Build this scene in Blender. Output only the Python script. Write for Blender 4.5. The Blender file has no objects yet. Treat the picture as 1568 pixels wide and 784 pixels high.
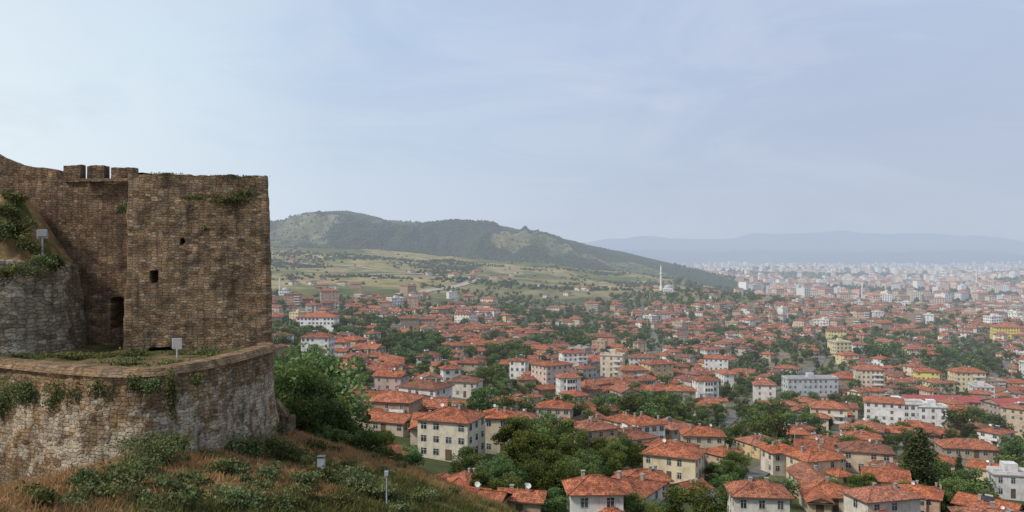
import bpy, math, random
import numpy as np
random.seed(7); rng=np.random.default_rng(7)
F=1232.0
scene=bpy.context.scene
COL=scene.collection
# ------------------------------------------------------------ noise / terrain
_tab=rng.random((256,256))
def vnoise(x,y):
    x=np.asarray(x,float); y=np.asarray(y,float)
    xi=np.floor(x).astype(int); yi=np.floor(y).astype(int)
    fx=x-xi; fy=y-yi; fx=fx*fx*(3-2*fx); fy=fy*fy*(3-2*fy)
    a=_tab[xi&255,yi&255]; b=_tab[(xi+1)&255,yi&255]; c=_tab[xi&255,(yi+1)&255]; d=_tab[(xi+1)&255,(yi+1)&255]
    return (a*(1-fx)+b*fx)*(1-fy)+(c*(1-fx)+d*fx)*fy
def fbm(x,y,o=4):
    s=0; a=.5; t=0
    for i in range(o):
        s=s+a*vnoise(np.asarray(x)*2**i+17.3*i,np.asarray(y)*2**i+9.1*i); t+=a; a*=.5
    return s/t
def ss(a,b,t):
    t=np.clip((np.asarray(t,float)-a)/(b-a),0,1); return t*t*(3-2*t)
def lerp(a,b,t): return a+(b-a)*t
def sp(t,k=4.0): return np.where(t/k>20,t,k*np.log1p(np.exp(np.minimum(t/k,20))))
def hillH(x,y):
    dx=x+15
    H=-7.3-np.where(dx>0,.30*dx,-.26*dx)-.14*np.maximum(0,dx-9)-.11*(y-25)-.55*sp(y-54)
    return H+ (fbm(x*.35,y*.35)-.5)*.9+(fbm(x*1.3+5,y*1.3)-.5)*.35
def townT(x,y):
    a=np.interp(y,[0,60,100,140,205,277,370,500,800,1050,1400],[-29,-32,-36,-41,-47.5,-52,-55,-57,-54,-50,-53])
    T=a-20*np.tanh(x/180)
    T=T+15*np.exp(-((x-190)/260)**2-((y-1130)/190)**2)
    T=T+(fbm(x/140+3,y/140)-.5)*16*ss(150,500,y)
    V=ss(330,800,x)*ss(800,1500,y)
    T=lerp(T,-88,V)
    M=np.interp(x,[-2500,-900,-285,60,250,450,700],[20,8,-4,-28,-48,-76,-88])+(fbm(x/330,y/330)-.5)*44*(1-ss(250,650,x))
    M=M+(1-np.abs(2*fbm(x/170+9,y/260)-1)*2)*9*(1-ss(250,500,x))
    return lerp(T,M,ss(760,1850,y))
CX=[-4000,-1700,-900,-810,-740,-690,-640,-580,-500,-420,-300,-184,-80,35,140,254,360,470,600,760,1000]
CZ=[50,60,100,108,104,122,140,147,137,118,108,117,104,80,58,30,8,-16,-48,-84,-90]
def height(x,y):
    x=np.asarray(x,float); y=np.asarray(y,float)
    H=hillH(x,y); T=townT(x,y)
    h=np.maximum(H,T)+1.2*np.exp(-np.abs(H-T)/2.5)
    C=np.interp(x,CX,CZ)
    g=fbm(x/260+7,y/420,5); rid=1-np.abs(2*fbm(x/150+2,y/420+4,4)-1)*2
    t=ss(1750,2700,y)
    front=lerp(h,C,t)+ (rid-.45)*110*t*(1-t)*2.2*ss(330,20,x)*ss(.97,.7,t)+(g-.5)*80*t*(1-t)*2*ss(600,200,x)
    back=lerp(C,-88,ss(2700,4000,y))
    h=np.where(y<2700,front,back)+(fbm(x/60,y/60,4)-.5)*12*ss(1900,2700,y)*ss(5000,3000,y)*ss(700,300,x)
    h=h+300*np.exp(-((x+1500)/480)**2-((y-4500)/500)**2)
    h=h+26*np.exp(-((x-1700)/560)**2-((y-4600)/300)**2)+42*np.exp(-((x-1900)/260)**2-((y-2600)/260)**2)+22*np.exp(-((x-1000)/420)**2-((y-3600)/160)**2)
    r=np.hypot(x,y); uu=784+F*x/np.maximum(y,1)
    n=(fbm(uu/90,r/4000,5)-.5)
    c1=(392-np.interp(uu,[-3000,300,800,1000,1200,1400,1568,2500],[380,380,384,388,385,387,392,388]))/F*11000+n*190
    c2=(392-np.interp(uu,[-3000,500,900,1000,1100,1250,1350,1450,1568,2500],[372,374,370,364,364,356,361,363,378,372]))/F*18000+n*330
    h=lerp(h,c1,ss(8200,11000,r)); h=lerp(h,c2,ss(12500,18000,r))
    return h
def h1(x,y): return float(height(np.array([x]),np.array([y]))[0])
_ys=np.geomspace(95,9000,2600)
def hit(u,v):
    x=(u-784)/F*_ys; z=(392-v)/F*_ys; hh=height(x,_ys)
    k=np.argmax(z<hh); return float(x[k]),float(_ys[k]),float(hh[k])
def P3(u,v,y): return np.array([(u-784)/F*y,y,(392-v)/F*y])
# ------------------------------------------------------------ materials
HZ=bpy.data.node_groups.new("painted_aerial_haze","ShaderNodeTree")  # distance haze painted into every material as emission by world position, no volume
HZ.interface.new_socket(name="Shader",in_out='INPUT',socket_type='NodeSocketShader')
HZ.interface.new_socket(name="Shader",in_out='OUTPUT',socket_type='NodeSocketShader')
class N:
    def __init__(s,nt): s.nt=nt
    def __call__(s,typ,ins=None,**kw):
        n=s.nt.nodes.new(typ)
        for k,v in kw.items(): setattr(n,k,v)
        if ins:
            for k,v in ins.items():
                if isinstance(v,bpy.types.NodeSocket): s.nt.links.new(v,n.inputs[k])
                else: n.inputs[k].default_value=v
        return n
    def math(s,op,a,b=0.0,c=None,clamp=False):
        d={0:a,1:b}
        if c is not None: d[2]=c
        return s('ShaderNodeMath',d,operation=op,use_clamp=clamp).outputs[0]
    def mix(s,f,a,b,bt='MIX'):
        n=s.nt.nodes.new('ShaderNodeMix'); n.data_type='RGBA'; n.blend_type=bt
        for i,v in ((0,f),(6,a),(7,b)):
            if isinstance(v,bpy.types.NodeSocket): s.nt.links.new(v,n.inputs[i])
            else:
                if i and len(v)==3: v=(*v,1)
                n.inputs[i].default_value=v
        return n.outputs[2]
    def noise(s,vec,scale,detail=4,rough=.55,dist=0.):
        return s('ShaderNodeTexNoise',{'Vector':vec,'Scale':scale,'Detail':detail,'Roughness':rough,'Distortion':dist}).outputs['Fac']
    def ramp(s,f,stops):
        n=s('ShaderNodeValToRGB',{0:f}); e=n.color_ramp.elements
        while len(e)<len(stops): e.new(.5)
        for q,(p,c) in zip(e,stops):
            q.position=p; q.color=(*c,1) if len(c)==3 else c
        return n.outputs[0]
    def rng(s,v,a,b,c=0.,d=1.):
        return s('ShaderNodeMapRange',{0:v,1:a,2:b,3:c,4:d}).outputs[0]
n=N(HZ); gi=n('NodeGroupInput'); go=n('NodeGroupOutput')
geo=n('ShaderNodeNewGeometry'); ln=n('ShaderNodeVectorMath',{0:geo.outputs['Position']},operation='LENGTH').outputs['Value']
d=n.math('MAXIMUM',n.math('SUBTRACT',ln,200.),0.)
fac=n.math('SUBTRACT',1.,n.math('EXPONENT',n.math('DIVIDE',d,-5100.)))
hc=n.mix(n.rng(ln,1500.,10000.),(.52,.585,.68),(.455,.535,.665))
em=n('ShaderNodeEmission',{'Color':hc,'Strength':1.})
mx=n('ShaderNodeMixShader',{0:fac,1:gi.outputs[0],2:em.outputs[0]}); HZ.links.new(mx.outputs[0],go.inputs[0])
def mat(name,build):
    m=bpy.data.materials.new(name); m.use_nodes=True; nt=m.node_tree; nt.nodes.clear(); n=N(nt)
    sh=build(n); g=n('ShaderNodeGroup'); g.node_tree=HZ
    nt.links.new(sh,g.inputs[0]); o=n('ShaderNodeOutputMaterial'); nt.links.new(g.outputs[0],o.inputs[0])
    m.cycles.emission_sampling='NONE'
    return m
def pbr(n,col,rough=.9,bump=None,bs=.5,bd=.05,spec=.2,metal=0.):
    d={'Base Color':col if isinstance(col,bpy.types.NodeSocket) else (*col,1),'Roughness':rough,'Specular IOR Level':spec,'Metallic':metal}
    if bump is not None:
        d['Normal']=n('ShaderNodeBump',{'Height':bump,'Strength':bs,'Distance':bd}).outputs[0]
    return n('ShaderNodeBsdfPrincipled',d).outputs[0]
def plain(name,c,rough=.8,spec=.2,var=.25,scale=1.5,metal=0.):
    def b(n):
        p=n('ShaderNodeNewGeometry').outputs['Position']
        f=n.rng(n.noise(p,scale,5),.3,.7,1-var,1+var*.5)
        return pbr(n,n.mix(1.,c,n('ShaderNodeCombineColor',{0:f,1:f,2:f}).outputs[0],'MULTIPLY'),rough,spec=spec,metal=metal)
    return mat(name,b)
def stone(name,c1,c2,c3,mort,sx=3.3,sy=7.0,white=0.,whitecol=(.5,.45,.36),moss=.3,band=None,grey=(.2,.17,.14),gapk=.55):
    # rubble masonry: irregular flat stones laid in wavering courses
    def b(n):
        uv=n('ShaderNodeUVMap').outputs[0]
        w=n('ShaderNodeTexNoise',{'Vector':uv,'Scale':1.2,'Detail':5.,'Roughness':.6}).outputs['Color']
        wv=n('ShaderNodeVectorMath',{0:w,1:(.5,.5,.5)},operation='SUBTRACT').outputs[0]
        wv=n('ShaderNodeVectorMath',{0:wv,1:(.4,.16,0)},operation='MULTIPLY').outputs[0]
        v=n('ShaderNodeVectorMath',{0:uv,1:wv},operation='ADD').outputs[0]
        vv=n('ShaderNodeVectorMath',{0:v,1:(sx,sy,1)},operation='MULTIPLY').outputs[0]
        vo=n('ShaderNodeTexVoronoi',{'Vector':vv,'Scale':1.,'Randomness':.65},voronoi_dimensions='2D')
        ve=n('ShaderNodeTexVoronoi',{'Vector':vv,'Scale':1.,'Randomness':.65},voronoi_dimensions='2D',feature='DISTANCE_TO_EDGE').outputs['Distance']
        sc=n('ShaderNodeSeparateColor',{0:vo.outputs['Color']}); rs=sc.outputs[0]; r2=sc.outputs[1]
        gap=n.rng(ve,.0,.14,1.,0.)
        col=n.ramp(rs,[(.02,c2),(.28,c1),(.75,c1),(.98,c3)])
        col=n.mix(n.rng(r2,.5,.95,0.,.6),col,grey)
        col=n.mix(n.math('MULTIPLY',gap,gapk),col,mort)
        big=n.noise(uv,.30,6,.62); col=n.mix(1.,col,n.ramp(big,[(.3,(.58,.55,.52)),(.5,(.95,.95,.95)),(.7,(1.34,1.27,1.17))]),'MULTIPLY')
        mid=n.noise(uv,1.9,5,.6); col=n.mix(1.,col,n.ramp(mid,[(.32,(.66,.65,.64)),(.62,(1.22,1.2,1.17))]),'MULTIPLY')
        fine=n.noise(uv,11.,4,.7); col=n.mix(1.,col,n.ramp(fine,[(.3,(.6,.58,.58)),(.65,(1.3,1.3,1.3))]),'MULTIPLY')
        if white>0:
            wm=n.noise(uv,.75,8,.72,.3)
            if band:
                z=n('ShaderNodeSeparateXYZ',{0:uv}).outputs[1]
                k=n.math('MULTIPLY',n.rng(z,band[0],band[0]+1.6),n.rng(z,band[1],band[1]-1.2))
                wm=n.math('ADD',wm,n.rng(k,0.,1.,-.12,.045))
            wf=n.rng(wm,.60-.12*white,.66-.12*white)
            wf=n.math('MULTIPLY',wf,n.rng(fine,.32,.55)); wf=n.math('MULTIPLY',wf,n.rng(rs,.0,.6,.4,.85))
            col=n.mix(wf,col,whitecol)
        st=n('ShaderNodeVectorMath',{0:uv,1:(1.4,.2,1)},operation='MULTIPLY').outputs[0]
        stn=n.noise(st,1.4,5,.6); col=n.mix(n.rng(stn,.49,.72,0,.75),col,(.052,.042,.030))
        mm=n.noise(n('ShaderNodeVectorMath',{0:uv,1:(9,3,0)},operation='ADD').outputs[0],.8,7,.7)
        col=n.mix(n.math('MULTIPLY',n.rng(mm,.56,.66),moss),col,(.06,.07,.028))
        hgt=n.math('ADD',n.math('MULTIPLY',n.math('SUBTRACT',1.,gap),.7),n.math('ADD',n.math('MULTIPLY',fine,.6),n.math('MULTIPLY',rs,.8)))
        return pbr(n,col,.95,hgt,.8,.06,.1)
    return mat(name,b)
M_tower=stone("tower_stone",(.28,.19,.112),(.14,.094,.057),(.42,.32,.21),(.11,.078,.05),moss=.3)
M_curt=stone("curtain_stone",(.205,.135,.085),(.105,.07,.047),(.31,.22,.145),(.085,.058,.04),grey=(.155,.125,.10))
M_ret=stone("retaining_stone",(.25,.168,.097),(.12,.08,.048),(.37,.28,.18),(.10,.073,.047),3.0,5.6,.85,(.52,.46,.36),.6,(-10.4,-5.6))
M_pale=stone("pale_stone",(.29,.25,.185),(.17,.138,.095),(.42,.37,.29),(.11,.09,.062),2.4,4.6,.5,(.48,.44,.35),.55,grey=(.25,.23,.19))
M_cop=stone("coping_stone",(.27,.18,.105),(.18,.12,.07),(.36,.26,.16),(.12,.085,.055),1.6,8.,moss=.1,gapk=.3)
def bt(n):
    p=n('ShaderNodeNewGeometry').outputs['Position']
    c=n('ShaderNodeAttribute',attribute_name='tcol').outputs['Color']
    ln=n('ShaderNodeVectorMath',{0:p},operation='LENGTH').outputs['Value']
    a=n.noise(p,.9,8,.7); b2=n.noise(p,.035,8,.7); nr=n.rng(ln,60.,200.)
    f=n.mix(nr,n.ramp(a,[(.3,(.5,.5,.48)),(.7,(1.5,1.45,1.4))]),n.ramp(b2,[(.32,(.5,.56,.5)),(.68,(1.5,1.42,1.3))]))
    return pbr(n,n.mix(1.,c,f,'MULTIPLY'),1.,n.noise(p,3.,6,.7),.6,.15,.05)
M_ter=mat("terrain_ground",bt)
def bleaf(ramp,tr=.25):
    def b(n):
        s=n('ShaderNodeAttribute',attribute_name='shade').outputs['Fac']
        r=n('ShaderNodeObjectInfo').outputs['Random']
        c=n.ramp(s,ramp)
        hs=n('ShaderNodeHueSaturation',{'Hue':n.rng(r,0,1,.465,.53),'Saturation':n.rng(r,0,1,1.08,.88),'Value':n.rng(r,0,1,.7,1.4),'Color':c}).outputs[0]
        d=n('ShaderNodeBsdfPrincipled',{'Base Color':hs,'Roughness':.75,'Specular IOR Level':.2}).outputs[0]
        t=n('ShaderNodeBsdfTranslucent',{'Color':hs}).outputs[0]
        return n('ShaderNodeMixShader',{0:tr,1:d,2:t}).outputs[0]
    return b
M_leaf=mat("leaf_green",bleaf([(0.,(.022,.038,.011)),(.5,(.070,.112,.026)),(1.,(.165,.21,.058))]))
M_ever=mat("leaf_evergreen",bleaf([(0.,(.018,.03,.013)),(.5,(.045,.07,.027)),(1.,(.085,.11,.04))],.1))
M_hillt=mat("leaf_hillside",bleaf([(0.,(.014,.024,.010)),(.5,(.034,.05,.022)),(1.,(.08,.09,.042))],.0))
M_grass=mat("grass_blades",bleaf([(0.,(.07,.085,.025)),(.4,(.16,.16,.05)),(.68,(.30,.22,.09)),(1.,(.44,.29,.13))],.25))
M_bush=mat("bush_leaf",bleaf([(0.,(.035,.047,.015)),(.5,(.095,.115,.036)),(1.,(.18,.19,.07))],.2))
M_bark=plain("bark",(.09,.065,.045),.95)
def broof(n):
    uv=n('ShaderNodeUVMap').outputs[0]; oi=n('ShaderNodeObjectInfo'); r=oi.outputs['Random']
    uv2=n('ShaderNodeVectorMath',{0:uv,1:oi.outputs['Location']},operation='ADD').outputs[0]
    base=n.ramp(r,[(0.,(.34,.145,.09)),(.12,(.50,.165,.08)),(.25,(.38,.17,.11)),(.38,(.58,.19,.09)),(.48,(.26,.13,.09)),(.6,(.46,.20,.13)),(.75,(.55,.20,.105)),(.88,(.36,.135,.08)),(1.,(.50,.175,.09))])
    br=n('ShaderNodeTexBrick',{'Vector':uv,'Color1':(.5,.48,.48,1),'Color2':(1.35,1.32,1.3,1),'Mortar':(.35,.3,.3,1),'Scale':1.,'Mortar Size':.025,'Brick Width':.3,'Row Height':.38},offset=.0)
    c=n.mix(1.,base,br.outputs[0],'MULTIPLY')
    st=n.noise(uv2,.45,6,.65); c=n.mix(1.,c,n.ramp(st,[(.3,(.42,.45,.48)),(.5,(.95,.95,.95)),(.7,(1.28,1.22,1.15))]),'MULTIPLY')
    c=n.mix(n.rng(n.noise(uv2,1.7,5,.7),.54,.72,0,.65),c,(.15,.10,.07))
    w=n.math('SINE',n.math('MULTIPLY',n('ShaderNodeSeparateXYZ',{0:uv}).outputs[0],21.))
    return pbr(n,c,.85,n.math('ADD',w,n.math('MULTIPLY',br.outputs['Fac'],-2.)),.5,.04,.15)
M_roof=mat("clay_tile_roof",broof)
def bwall(n):
    uv=n('ShaderNodeUVMap').outputs[0]; oi=n('ShaderNodeObjectInfo')
    c=oi.outputs['Color']; u2=n('ShaderNodeVectorMath',{0:uv,1:oi.outputs['Location']},operation='ADD').outputs[0]
    a=n.noise(u2,.5,6,.65); c=n.mix(1.,c,n.ramp(a,[(.3,(.66,.63,.6)),(.55,(1,1,1))]),'MULTIPLY')
    s=n.noise(n('ShaderNodeVectorMath',{0:u2,1:(2.5,.3,1)},operation='MULTIPLY').outputs[0],1.,4,.6)
    c=n.mix(n.rng(s,.56,.75,0,.5),c,(.2,.17,.14))
    return pbr(n,c,.9,n.noise(uv,6.,4),.3,.02,.1)
M_wall=mat("render_wall",bwall)
M_frame=plain("window_frame",(.6,.58,.54),.6)
def bgl(n):
    p=n('ShaderNodeNewGeometry').outputs['Position']
    return pbr(n,n.ramp(n.noise(p,.9,2),[(.4,(.02,.024,.03)),(.6,(.09,.10,.11))]),.15,spec=.5)
M_glass=mat("window_glass",bgl)
M_trim=plain("dark_wood_trim",(.14,.095,.065),.85)
M_conc=plain("concrete",(.33,.31,.28),.9)
M_metal=plain("grey_metal",(.38,.4,.42),.5,.4)
M_white=plain("white_paint",(.72,.71,.68),.6)
M_dark=plain("dark_panel",(.03,.035,.05),.3,.5)
M_redroof=plain("red_sheet_roof",(.34,.075,.06),.6,.3,.3,.4)
M_asph=plain("road_surface",(.40,.355,.29),.95,.1,.3,.2)
M_street=plain("street_asphalt",(.17,.16,.15),.9,.2,.3,.2)
HM=[M_wall,M_roof,M_frame,M_glass,M_trim,M_conc,M_metal,M_white,M_dark,M_redroof]
def bcity(n):
    c=n('ShaderNodeAttribute',attribute_name='col').outputs['Color']
    return pbr(n,c,.9,spec=.1)
M_city=mat("distant_plaster",bcity)
# ------------------------------------------------------------ mesh helpers
def addobj(name,me,parent=None,loc=None):
    o=bpy.data.objects.new(name,me); COL.objects.link(o)
    if parent: o.parent=parent
    if loc is not None: o.location=loc
    return o
def meshnp(name,V,Fc,mats,mi=None,attrs=None,uv=None,smooth=False):
    V=np.asarray(V,np.float32); Fc=np.asarray(Fc,np.int32); m,k=Fc.shape
    me=bpy.data.meshes.new(name); me.vertices.add(len(V)); me.vertices.foreach_set('co',V.ravel())
    me.loops.add(m*k); me.loops.foreach_set('vertex_index',Fc.ravel())
    me.polygons.add(m); me.polygons.foreach_set('loop_start',np.arange(0,m*k,k,dtype=np.int32))
    for q in mats: me.materials.append(q)
    if mi is not None: me.polygons.foreach_set('material_index',np.asarray(mi,np.int32))
    if smooth: me.polygons.foreach_set('use_smooth',np.ones(m,bool))
    me.update(calc_edges=True)
    for nm,(typ,dom,arr) in (attrs or {}).items():
        a=me.attributes.new(nm,typ,dom)
        a.data.foreach_set('color' if 'COLOR' in typ else 'value',np.asarray(arr,np.float32).ravel())
    if uv is not None:
        l=me.uv_layers.new(name='UVMap'); l.data.foreach_set('uv',np.asarray(uv,np.float32)[Fc.ravel()].ravel())
    return me
class MB:
    def __init__(s): s.v=[]; s.f=[]; s.m=[]
    def face(s,pts,m):
        k=len(s.v); s.v+= [tuple(map(float,p)) for p in pts]; s.f.append(tuple(range(k,k+len(pts)))); s.m.append(m)
    def box(s,x0,y0,z0,x1,y1,z1,m,top=True,bot=False):
        a=[(x0,y0),(x1,y0),(x1,y1),(x0,y1)]
        for i in range(4):
            p,q=a[i],a[(i+1)%4]; s.face([(*p,z0),(*q,z0),(*q,z1),(*p,z1)],m)
        if top: s.face([(*p,z1) for p in a],m)
        if bot: s.face([(*p,z0) for p in a[::-1]],m)
    def beam(s,p,q,r,m):
        p=np.array(p,float); q=np.array(q,float); d=q-p; d/=np.linalg.norm(d)
        a=np.cross(d,(0,0,1)); 
        if np.linalg.norm(a)<.01: a=np.array([1.,0,0])
        a/=np.linalg.norm(a); b=np.cross(a,d)
        c=[a+b,-a+b,-a-b,a-b]
        for i in range(4):
            e,g=c[i]*r,c[(i+1)%4]*r; s.face([p+e,p+g,q+g,q+e],m)
        s.face([q+k*r for k in c],m); s.face([p+k*r for k in c[::-1]],m)
    def lathe(s,cx,cy,prof,nn,m):
        for (r0,z0),(r1,z1) in zip(prof[:-1],prof[1:]):
            for i in range(nn):
                a=2*math.pi*i/nn; b=2*math.pi*(i+1)/nn
                s.face([(cx+r0*math.cos(a),cy+r0*math.sin(a),z0),(cx+r0*math.cos(b),cy+r0*math.sin(b),z0),(cx+r1*math.cos(b),cy+r1*math.sin(b),z1),(cx+r1*math.cos(a),cy+r1*math.sin(a),z1)],m)
    def mesh(s,name,only=None,mats=HM):
        v=[];f=[];mi=[];uv=[]
        for fc,m in zip(s.f,s.m):
            if only is not None and m not in only: continue
            pts=np.array([s.v[i] for i in fc]); k=len(v); v+=pts.tolist(); f.append(tuple(range(k,k+len(fc)))); mi.append(m)
            nr=np.cross(pts[1]-pts[0],pts[2]-pts[0]); L=np.linalg.norm(nr); nr=nr/L if L>1e-9 else np.array([0,0,1.])
            t=np.cross((0,0,1),nr); L=np.linalg.norm(t)
            t=t/L if L>.05 else np.array([1.,0,0]); b=np.cross(nr,t)
            uv+=[(p@t,p@b) for p in pts]
        me=bpy.data.meshes.new(name); me.from_pydata(v,[],f)
        for q in mats: me.materials.append(q)
        me.polygons.foreach_set('material_index',mi)
        l=me.uv_layers.new(name='UVMap'); l.data.foreach_set('uv',np.array(uv,np.float32).ravel()); me.update()
        return me
ST=2.6
def windows(mb,cx,cy,w,d,z0,st,R,skip=.15,sp_=2.3,ww=1.0,wh=1.3):
    sp_=R.choice([2.0,2.4,2.9]) if w<14 else sp_; ww=R.choice([.85,1.0,1.25])
    for side in range(4):
        L=w if side%2==0 else d
        n_=max(1,int((L-.6)/sp_)); 
        for s_ in range(st):
            for k in range(n_):
                if R.random()<skip: continue
                t=(k+.5)/n_*L-L/2; z=z0+s_*ST+.85
                door=(s_==0 and k==n_//2 and side in(0,1))
                a,b=t-ww/2,t+ww/2; z1=z+wh
                if door: z=z0+.05; z1=z0+2.1
                def tr(p,q,r):
                    if side==0: return (cx+p,cy-d/2-q,r)
                    if side==2: return (cx-p,cy+d/2+q,r)
                    if side==1: return (cx+w/2+q,cy+p,r)
                    return (cx-w/2-q,cy-p,r)
                o=.05
                fm=4 if door else 2
                e=.09
                for (p0,p1,q0,q1) in ((a-e,b+e,z-e,z),(a-e,b+e,z1,z1+e),(a-e,a,z,z1),(b,b+e,z,z1)):
                    mb.face([tr(p0,o,q0),tr(p1,o,q0),tr(p1,o,q1),tr(p0,o,q1)],fm)
                mb.face([tr(a-e,o,z-e),tr(a-e,-.01,z-e),tr(b+e,-.01,z-e),tr(b+e,o,z-e)],fm)
                mb.face([tr(a-e,o,z1+e),tr(b+e,o,z1+e),tr(b+e,-.01,z1+e),tr(a-e,-.01,z1+e)],fm)
                mb.face([tr(a,.012,z),tr(b,.012,z),tr(b,.012,z1),tr(a,.012,z1)],4 if door else 3)
                if not door:
                    m_=(a+b)/2; mb.face([tr(m_-.035,.04,z),tr(m_+.035,.04,z),tr(m_+.035,.04,z1),tr(m_-.035,.04,z1)],2)
                    q=z+(z1-z)*.68; mb.face([tr(a,.036,q-.03),tr(b,.036,q-.03),tr(b,.036,q+.03),tr(a,.036,q+.03)],2)
def roof(mb,cx,cy,w,d,z,kind,pitch,ev,mr=1):
    W=w/2+ev; D=d/2+ev; z2=z+.16
    x0,x1,y0,y1=cx-W,cx+W,cy-D,cy+D
    c=[(x0,y0),(x1,y0),(x1,y1),(x0,y1)]
    mb.face([(*p,z) for p in c[::-1]],4)
    for i in range(4):
        p,q=c[i],c[(i+1)%4]; mb.face([(*p,z),(*q,z),(*q,z2),(*p,z2)],4)
    A=[(*p,z2) for p in c]
    if kind=='hip':
        if W>=D: r0=(cx-(W-D),cy,z2+D*pitch); r1=(cx+(W-D),cy,z2+D*pitch); 
        else: r0=(cx,cy-(D-W),z2+W*pitch); r1=(cx,cy+(D-W),z2+W*pitch)
        if W>=D:
            fs=[[A[0],A[1],r1,r0],[A[1],A[2],r1],[A[2],A[3],r0,r1],[A[3],A[0],r0]]; hips=[(A[0],r0),(A[3],r0),(A[1],r1),(A[2],r1)]
        else:
            fs=[[A[0],A[1],r0],[A[1],A[2],r1,r0],[A[2],A[3],r1],[A[3],A[0],r0,r1]]; hips=[(A[0],r0),(A[1],r0),(A[2],r1),(A[3],r1)]
        for f_ in fs: mb.face(f_,mr)
        if mr==1:
            if abs(W-D)>.3: mb.beam(r0,r1,.1,1)
            for a,b in hips: mb.beam(a,b,.09,1)
        return max(r0[2],r1[2])
    if W>=D:
        t=z2+D*pitch; r0=(x0,cy,t); r1=(x1,cy,t)
        mb.face([A[0],A[1],r1,r0],mr); mb.face([A[2],A[3],r0,r1],mr)
        for xx,s_ in ((cx-w/2,1),(cx+w/2,-1)):
            f_=[(xx,y0,z2),(xx,y1,z2),(xx,cy,t-.02)]; mb.face(f_ if s_<0 else f_[::-1],0)
    else:
        t=z2+W*pitch; r0=(cx,y0,t); r1=(cx,y1,t)
        mb.face([A[1],A[2],r1,r0],mr); mb.face([A[3],A[0],r0,r1],mr)
        for yy,s_ in ((cy-d/2,1),(cy+d/2,-1)):
            f_=[(x0,yy,z2),(x1,yy,z2),(cx,yy,t-.02)]; mb.face(f_ if s_>0 else f_[::-1],0)
    if mr==1: mb.beam(r0,r1,.1,1)
    return t
def dish(mb,x,y,z):
    mb.beam((x,y,z-.6),(x,y,z+.5),.03,6)
    c=np.array([x,y-.15,z+.55]); nr=np.array([.35,-.8,.45]); nr/=np.linalg.norm(nr); a=np.cross(nr,(0,0,1)); a/=np.linalg.norm(a); b=np.cross(a,nr)
    for i in range(8):
        t=i*math.pi/4; u=t+math.pi/4
        mb.face([c-nr*.1,c+(a*math.cos(t)+b*math.sin(t))*.4,c+(a*math.cos(u)+b*math.sin(u))*.4],7)
def solar(mb,x,y,z):
    mb.face([(x-.8,y-.6,z-.15),(x+.8,y-.6,z-.15),(x+.8,y+.5,z+.6),(x-.8,y+.5,z+.6)],8)
    for s_ in(-1,1): mb.beam((x+s_*.7,y+.5,z-.6),(x+s_*.7,y+.5,z+.6),.04,6); mb.beam((x+s_*.7,y-.6,z-.8),(x+s_*.7,y-.6,z-.15),.04,6)
    k=8
    for i in range(k):
        a=2*math.pi*i/k;b=2*math.pi*(i+1)/k; r=.22
        mb.face([(x-.7,y+.6+r*math.cos(a),z+.8+r*math.sin(a)),(x+.7,y+.6+r*math.cos(a),z+.8+r*math.sin(a)),(x+.7,y+.6+r*math.cos(b),z+.8+r*math.sin(b)),(x-.7,y+.6+r*math.cos(b),z+.8+r*math.sin(b))],6)
    for xx in(-.7,.7): mb.face([(x+xx,y+.6+.22*math.cos(2*math.pi*i/k),z+.8+.22*math.sin(2*math.pi*i/k)) for i in range(k)],6)
def chimney(mb,x,y,z0,z1):
    mb.box(x-.25,y-.25,z0,x+.25,y+.25,z1,5); mb.box(x-.33,y-.33,z1+.002,x+.33,y+.33,z1+.1,5,True,True)
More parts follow.
